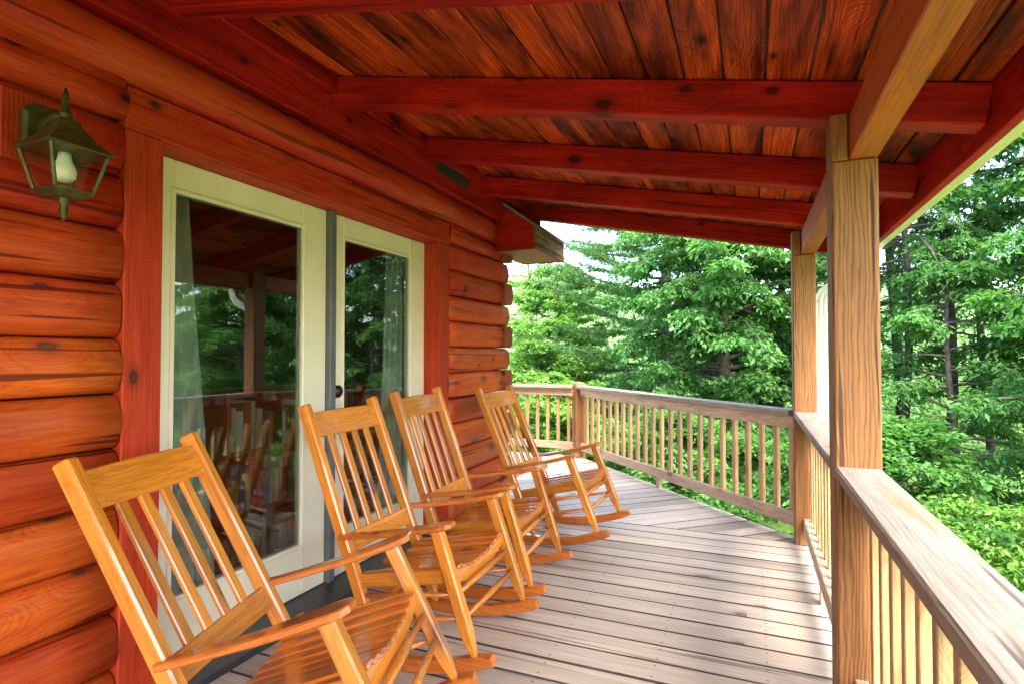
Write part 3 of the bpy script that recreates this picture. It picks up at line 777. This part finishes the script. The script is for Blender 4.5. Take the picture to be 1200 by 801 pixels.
bk = tag(thing('bookcase', (-2.66, 3.1, 0)), 'dark red wooden bookcase full of books behind the glass doors', 'bookcase')
for yy in (-.92, -.31, .31, .92): bar('side_panel', (0, yy, .0), (0, yy, 1.06), .025, .28, M['bookcase'], bk, up=(1, 0, 0))
for zz in (.06, .40, .73, 1.05):
    for a in (-.905, -.295, .325): bar('shelf', (0, a, zz), (0, a+.58, zz), .27, .022, M['bookcase'], bk)
bar('back_panel', (-.145, -.92, .55), (-.145, .92, .55), .012, 1.04, M['bookcase'], bk)
bookcols = [(.55, .05, .035), (.18, .22, .06), (.65, .52, .32), (.42, .08, .04), (.07, .13, .22), (.75, .72, .62), (.5, .25, .08), (.30, .03, .03)]
bm_ = [plain('book_cloth', c, .6, noise_amt=.1) for c in bookcols]
for zz in (.072, .412, .742):
    for a in (-.90, -.29, .33):
        yy = a+.01
        while yy < a+.52:
            t_ = random.uniform(.022, .045); hh = random.uniform(.17, .27); lean = random.uniform(-.05, .05)
            bm = bmesh.new(); bmesh.ops.create_cube(bm, size=1)
            for v in bm.verts: v.co = Vector((v.co.x*.16, v.co.y*t_, (v.co.z+.5)*hh))
            bmesh.ops.bevel(bm, geom=bm.edges[:], offset=.003, segments=1, affect='EDGES')
            ci = random.randrange(len(bm_)); o = link('book', me_from_bm('book', bm), bm_[ci])
            o.location = (-2.61, 3.1+yy+t_/2, zz)
            tag(o, '%s book on the %s shelf, %s of the indoor bookcase' % (('bright red', 'olive green', 'tan', 'rust red', 'navy blue', 'cream', 'ochre brown', 'wine red')[ci],
                {.072: 'lowest', .412: 'middle', .742: 'uppermost'}[zz], {-.90: 'lantern side', -.29: 'centre bay', .33: 'house corner side'}[a]), 'book', 'books on the indoor bookcase')
            yy += t_+random.choice((.004, .004, .01))

# ------------------------------------------------------------------ vegetation
def mesh_np(name, verts, faces, tint, mat):
    me = bpy.data.meshes.new(name); nv, nf = len(verts), len(faces); k = faces.shape[1]
    me.vertices.add(nv); me.vertices.foreach_set('co', verts.astype(np.float32).ravel())
    me.loops.add(nf*k); me.loops.foreach_set('vertex_index', faces.astype(np.int32).ravel())
    me.polygons.add(nf); me.polygons.foreach_set('loop_start', np.arange(0, nf*k, k, dtype=np.int32))
    me.update(calc_edges=True)
    a = me.attributes.new('tint', 'FLOAT', 'FACE'); a.data.foreach_set('value', tint.astype(np.float32))
    me.materials.append(mat); return me
def leaves_mesh(name, P, D, U, size, width, tint, mat):
    """each leaf: two quads folded along the midrib; P base point, D direction, U rough normal"""
    n = len(P); D = D/np.linalg.norm(D, axis=1, keepdims=True)
    Sd = np.cross(D, U); Sd /= np.linalg.norm(Sd, axis=1, keepdims=True)+1e-9; Nn = np.cross(Sd, D)
    s = size[:, None]; w_ = (size*width)[:, None]
    mid = P+D*s*.45-Nn*s*.06
    tip = P+D*s-Nn*s*.16
    l1 = P+D*s*.42+Sd*w_+Nn*s*.05; r1 = P+D*s*.42-Sd*w_+Nn*s*.05
    V = np.stack([P, mid, tip, l1, r1], 1).reshape(-1, 3)
    b = np.arange(n)[:, None]*5
    F = np.concatenate([b+np.array([[0, 1, 2, 3]]), b+np.array([[0, 4, 2, 1]])], 1).reshape(-1, 4)
    return mesh_np(name, V, F, np.repeat(tint, 2), mat)
def nrm(v): return v/np.maximum(np.linalg.norm(v, axis=-1, keepdims=True), 1e-9)

def broadleaf(name, label, base, height, radius, nleaf, mat, seed, size=.095, droop=.5, crown0=.12, trunk_r=.11, width=.26,
              group=None, limbs=70, bark='bark', cat='tree', layered=.45, lean=(0, 0), profile=None):
    rng = np.random.default_rng(seed); base = np.array(base, float)
    root = tag(thing(name, tuple(base)), label, cat, group)
    th = height*.92
    tp = lambda f: np.array([lean[0]*f+.18*math.sin(f*4+seed)*f, lean[1]*f+.18*math.cos(f*3.1+seed)*f, th*f])
    bm = bmesh.new(); nseg = 10
    tube_into(bm, [tp(i/nseg) for i in range(nseg+1)], [trunk_r*(1-.85*i/nseg)+.008 for i in range(nseg+1)], 9)
    ends = []
    for k in range(limbs):
        f = crown0+(1-crown0)*((k+rng.uniform(0, 1))/limbs)**.9; az = k*2.39996+rng.uniform(-.5, .5)
        g = (f-crown0)/(1-crown0)
        prof = profile(g) if profile else (math.sin(math.pi*min(1, g*.86+.14))**.65)
        Ln = radius*prof*rng.uniform(.62, 1.12)
        p = tp(f); d = np.array([math.cos(az), math.sin(az), rng.uniform(.1, .5)]); d /= np.linalg.norm(d)
        pts = [p]; ns = 6
        for i in range(ns):
            d = d+np.array([0, 0, -.10*droop])+rng.normal(0, .10, 3); d /= np.linalg.norm(d)
            pts.append(pts[-1]+d*Ln/ns)
        r0 = trunk_r*.34*(1-.6*f)+.006
        tube_into(bm, pts, [r0*(1-.85*i/ns)+.003 for i in range(ns+1)], 5, False)
        ends.append(np.array(pts))
    link('trunk', me_from_bm('trunk', bm, True), M[bark], root)
    # sprays: twigs leave the outer part of each limb and hang in flat layers
    per = max(1, nleaf//limbs); Ps, Ds, Us, Tt, Sz = [], [], [], [], []
    for pts in ends:
        nt_ = max(3, int(per/16)); u = rng.uniform(.18, 1.0, nt_)**.8*(len(pts)-1); i0 = np.minimum(u.astype(int), len(pts)-2); fr = (u-i0)[:, None]
        st = pts[i0]*(1-fr)+pts[i0+1]*fr
        ax = nrm(pts[i0+1]-pts[i0]); side = nrm(np.cross(ax, np.array([0, 0, 1.0])))*rng.choice([-1, 1], nt_)[:, None]
        td = nrm(ax*.6+side*rng.uniform(.2, 1.0, (nt_, 1))+rng.normal(0, .22, (nt_, 3))*np.array([1, 1, layered])+np.array([0, 0, -.12*droop]))
        tl = rng.uniform(.25, .62, nt_)*max(.5, radius*.30)
        m = 16; s = (np.arange(m)+rng.uniform(0, 1, (nt_, m)))/m
        pos = st[:, None]+td[:, None]*(s*tl[:, None])[..., None]+np.array([0, 0, -1])*((s**2)*tl[:, None]*.35*droop)[..., None]
        pos += rng.normal(0, .035, pos.shape)
        sd_ = nrm(np.cross(td, np.array([0, 0, 1.0])))[:, None]*np.where(np.arange(m) % 2, 1, -1)[None, :, None]
        dd = nrm(td[:, None]*.7+sd_*.8+rng.normal(0, .35, pos.shape)+np.array([0, 0, -.35*droop]))
        uu = nrm(np.array([0, 0, 1.0])+rng.normal(0, .42, pos.shape))
        base_t = rng.uniform(.15, .85, nt_)[:, None]
        Ps.append(pos.reshape(-1, 3)); Ds.append(dd.reshape(-1, 3)); Us.append(uu.reshape(-1, 3))
        Tt.append(np.clip(base_t+rng.normal(0, .18, (nt_, m)), 0, 1).ravel()); Sz.append((size*rng.uniform(.6, 1.25, (nt_, m))).ravel())
    P, D, U, T, Z = map(np.concatenate, (Ps, Ds, Us, Tt, Sz))
    link('crown', leaves_mesh('crown', P, D, U, Z, width, T, mat), None, root)
    return root

def needle_mesh(name, P, D, nper, length, width, mat, rng, spread=.7, tint=None):
    n = len(P); P = np.repeat(P, nper, 0); D = np.repeat(D, nper, 0)
    d = nrm(D+rng.normal(0, spread, P.shape)); L = length*rng.uniform(.7, 1.2, (n*nper, 1))
    sd_ = nrm(np.cross(d, rng.normal(0, 1, P.shape)))*width
    V = np.stack([P-sd_, P+sd_, P+d*L], 1).reshape(-1, 3); F = np.arange(n*nper*3).reshape(-1, 3)
    T = np.clip(np.repeat(tint if tint is not None else rng.uniform(.1, .9, n), nper)+rng.normal(0, .15, n*nper), 0, 1)
    return mesh_np(name, V, F, T, mat)
def pine(name, label, base, height, radius, seed, crown0=.2, whorls=15, per=5, trunk_r=.16, tuft=9, mat='needle', nl=.14, nw=.006, group=None, up=.12,
         twigs=26, droop=.05, spread=.75, dead=0, step=.14):
    rng = np.random.default_rng(seed); base = np.array(base, float)
    root = tag(thing(name, tuple(base)), label, 'tree', group); bm = bmesh.new()
    tube_into(bm, [(0.1*math.sin(i*.9+seed), .1*math.cos(i*.7+seed), height*i/9) for i in range(10)], [trunk_r*(1-.9*i/9)+.006 for i in range(10)], 9)
    Ps, Ds, Tt = [], [], []
    for k in range(dead):
        z = height*rng.uniform(.04, crown0+.12); az = rng.uniform(0, 6.28); L = rng.uniform(.4, 1.5)
        d = np.array([math.cos(az), math.sin(az), rng.uniform(-.25, .2)]); p = np.array([0.1*math.sin(z/height*8.1+seed), .1*math.cos(z/height*6.3+seed), z]); pts = [p]
        for i in range(4): d = d+rng.normal(0, .2, 3); pts.append(pts[-1]+d/np.linalg.norm(d)*L/4)
        tube_into(bm, pts, [.010, .008, .006, .004, .002], 4, False)
    for k in range(whorls):
        f = crown0+(1-crown0)*(k+.3)/whorls; z = height*f
        for j in range(per):
            az = 2*math.pi*(j+rng.uniform(-.25, .25))/per+k*1.1
            L = radius*(1-((f-crown0)/(1-crown0))**1.4*.88)*rng.uniform(.7, 1.1)*(1 if f > crown0+.05 else .8)
            d = np.array([math.cos(az), math.sin(az), up+rng.uniform(-.1, .12)]); d /= np.linalg.norm(d)
            pts = [np.array([0.1*math.sin(f*8.1+seed), .1*math.cos(f*6.3+seed), z+rng.uniform(-.15, .15)])]
            for i in range(6):
                d = d+np.array([0, 0, -droop+.03*i*(.0 if droop > .1 else 1)])+rng.normal(0, .05, 3); d /= np.linalg.norm(d); pts.append(pts[-1]+d*L/6)
            pts = np.array(pts); tube_into(bm, pts, [.030*(1-f)+.010-.0015*i if i < 6 else .004 for i in range(7)], 5, False)
            nt_ = twigs; u = rng.uniform(.22, 1.0, nt_)*6; i0 = np.minimum(u.astype(int), 5); fr = (u-i0)[:, None]
            st = pts[i0]*(1-fr)+pts[i0+1]*fr; ax = nrm(pts[i0+1]-pts[i0]); side = nrm(np.cross(ax, [0, 0, 1.0]))*rng.choice([-1, 1], nt_)[:, None]
            td = nrm(ax*.8+side*rng.uniform(.2, 1, (nt_, 1))+rng.normal(0, .12, (nt_, 3))+np.array([0, 0, .05-droop*.8])); tl = rng.uniform(.25, .6, nt_)*max(.7, radius*.28)
            m = max(2, int(.5*max(.7, radius*.28)/step)); s = (np.arange(m)+.6)/m
            pos = st[:, None]+td[:, None]*(s[None]*tl[:, None])[..., None]+np.array([0, 0, -1])*((s[None]**2)*tl[:, None]*droop)[..., None]
            Ps.append(pos.reshape(-1, 3)); Ds.append(np.repeat(td, m, 0)); Tt.append(np.repeat(rng.uniform(.1, .9, nt_), m))
    link('trunk', me_from_bm('trunk', bm, True), M['bark_dark'], root)
    P, D, T = map(np.concatenate, (Ps, Ds, Tt))
    link('crown', needle_mesh('crown', P, D, tuft, nl, nw, M[mat], rng, spread, T), None, root)
    return root

GZ = -1.5
G1 = 'trees beyond the diagonal railing'; G2 = 'trees beyond the straight railing'
broadleaf('broadleaf_tree', 'tall broadleaf tree with drooping pale green sprays beyond the diagonal railing', (-.50, 11.0, GZ), 8.8, 2.2, 110000, M['leaf_pale'], 1, size=.108, droop=1.0, crown0=.06, limbs=170, trunk_r=.14, width=.23)
broadleaf('broadleaf_tree', 'leafy tree filling the gap beside the two tall porch posts', (.45, 12.0, GZ), 7.6, 1.7, 60000, M['leaf_pale'], 12, size=.105, droop=.9, crown0=.08, limbs=80, width=.23)
pine('pine_tree', 'white pine with long level branches reaching into the bright sky gap', (-2.0, 15.0, GZ-.4), 13.0, 3.9, 3, crown0=.08, whorls=24, per=7, tuft=12, nl=.18, nw=.009, twigs=38, trunk_r=.2)
broadleaf('bright_tree', 'bright yellow green tree just past the log corner', (-5.7, 17.0, GZ-.6), 6.6, 2.6, 32000, M['leaf_bright'], 5, size=.13, droop=.4, crown0=.08, limbs=70)
broadleaf('bright_tree', 'small thin leaved tree against the sky past the boxed eave', (-9.6, 25.0, GZ-.8), 9.6, 2.9, 6500, M['leaf_bright'], 6, size=.14, droop=.3, crown0=.2, limbs=80)
broadleaf('bright_tree', 'rounded light green tree beside the white pine', (-4.6, 14.2, GZ-.4), 4.4, 1.9, 24000, M['leaf_bright'], 21, size=.12, droop=.4, crown0=.06, limbs=70)
broadleaf('bright_bush', 'low bright leafy bush behind the railing at the house corner', (-3.2, 9.6, GZ), 2.6, 1.6, 16000, M['leaf_bright'], 7, size=.11, droop=.4, crown0=.05, limbs=60, cat='bush', trunk_r=.05, width=.33)
broadleaf('bright_bush', 'bright bush growing behind the balusters of the diagonal railing', (-.9, 8.4, GZ), 2.1, 1.5, 22000, M['leaf_deep'], 8, size=.08, droop=.4, crown0=.05, limbs=60, cat='bush', trunk_r=.05)
broadleaf('bright_bush', 'leafy bush below the post with the downspout', (1.3, 6.9, GZ), 2.2, 1.3, 20000, M['leaf_deep'], 9, size=.08, droop=.4, crown0=.05, limbs=60, cat='bush', trunk_r=.05)
broadleaf('bright_bush', 'feathery bright green bush just below the wide rail cap', (2.15, 5.0, GZ), 1.85, 1.35, 30000, M['leaf_bright'], 10, size=.062, droop=.6, crown0=.05, limbs=60, cat='bush', trunk_r=.05, width=.2)
broadleaf('maple_sapling', 'leafy deep green sapling overhanging the wide rail cap', (3.5, 7.1, GZ), 4.5, 1.8, 50000, M['leaf_deep'], 13, size=.078, droop=.8, crown0=.10, limbs=80, width=.22)
broadleaf('maple_sapling', 'airy young tree in front of the slim conifer trunks', (2.45, 9.0, GZ), 4.7, 1.35, 20000, M['leaf_pale'], 15, size=.085, droop=.9, crown0=.10, limbs=46, width=.22, trunk_r=.05)
broadleaf('maple_tree', 'tall leafy tree whose sprays hang below the gutter line', (4.2, 9.6, GZ), 8.2, 2.3, 60000, M['leaf_pale'], 14, size=.095, droop=1.0, crown0=.34, limbs=80, width=.22)
for k, (x, y, h, r, cr) in enumerate([(2.05, 9.9, 9.5, 1.5, .44), (2.75, 10.6, 10.5, 1.6, .42), (2.45, 12.4, 11, 1.8, .34), (3.7, 12.2, 12, 2.0, .32), (5.0, 12.8, 12, 2.2, .3), (1.85, 13.2, 11, 2.0, .30)]):
    pine('hemlock_tree', ['slim conifer trunk with bare lower twigs right of the thick post', 'conifer with dead lower twigs standing among the slim trunks',
         'conifer trunk behind the bare twigs in the pale clearing', 'dark conifer trunk under the hanging leaf sprays', 'dark conifer standing behind the tall leafy tree', 'conifer behind the white downspout'][k],
         (x, y, GZ-.3), h, r, 30+k, crown0=cr, whorls=12, per=5, tuft=9, mat='hemlock', nl=.09, nw=.008, twigs=20, droop=.16, spread=.9, dead=46, trunk_r=.065+.018*(k % 3), group=G2, step=.10)
for k, (x, y, h, r) in enumerate([(6.2, 8.6, 7, 2.4), (7.4, 5.4, 6.5, 2.6), (8.2, 11.2, 8.5, 2.8), (7.0, 3.0, 5.5, 2.3), (10.5, 7.5, 12, 3.2)]):
    pine('hemlock_tree', 'dense green conifer mirrored in the door glass, off beyond the straight railing', (x, y, GZ-.4), h, r, 60+k, crown0=.06, whorls=14, per=6, tuft=9, mat='hemlock', nl=.13, nw=.012, twigs=20, droop=.14, spread=.9,
         trunk_r=.14, group='conifers mirrored in the glass', step=.13)
# far wood edge: one mass of foliage
def far_wood():
    rng = np.random.default_rng(90); Ps, Ds, Us, Zs, Tt = [], [], [], [], []
    for k in range(130):
        a = rng.uniform(-.62, 1.2); d = rng.uniform(22, 44); cx, cy = math.sin(a)*d, math.cos(a)*d; h = rng.uniform(2.5, 6.0)*(1 if a > -.12 else .55); r = rng.uniform(1.6, 3.2)
        n = 780; v = nrm(rng.normal(0, 1, (n, 3))); rad = rng.uniform(.6, 1.0, (n, 1))**.5
        lump = 1+.25*np.sin(v[:, :1]*5+k)*np.cos(v[:, 1:2]*4+k)
        p = np.array([cx, cy, GZ-1+h*.5])+v*rad*lump*np.array([r, r, h*.55])
        Ps.append(p); Ds.append(nrm(v+rng.normal(0, .6, v.shape))); Us.append(nrm(v+np.array([0, 0, .8])+rng.normal(0, .4, v.shape))); Zs.append(rng.uniform(.13, .27, n)); Tt.append(np.clip(rng.uniform(.2, .8)+rng.normal(0, .2, n), 0, 1))
    me = leaves_mesh('woodland', *map(np.concatenate, (Ps, Ds, Us, Zs)), .38, np.concatenate(Tt), M['far_leaf'])
    tag(link('woodland', me), 'mass of far bright green woodland beyond the clearing', 'woodland', kind='stuff')
far_wood()
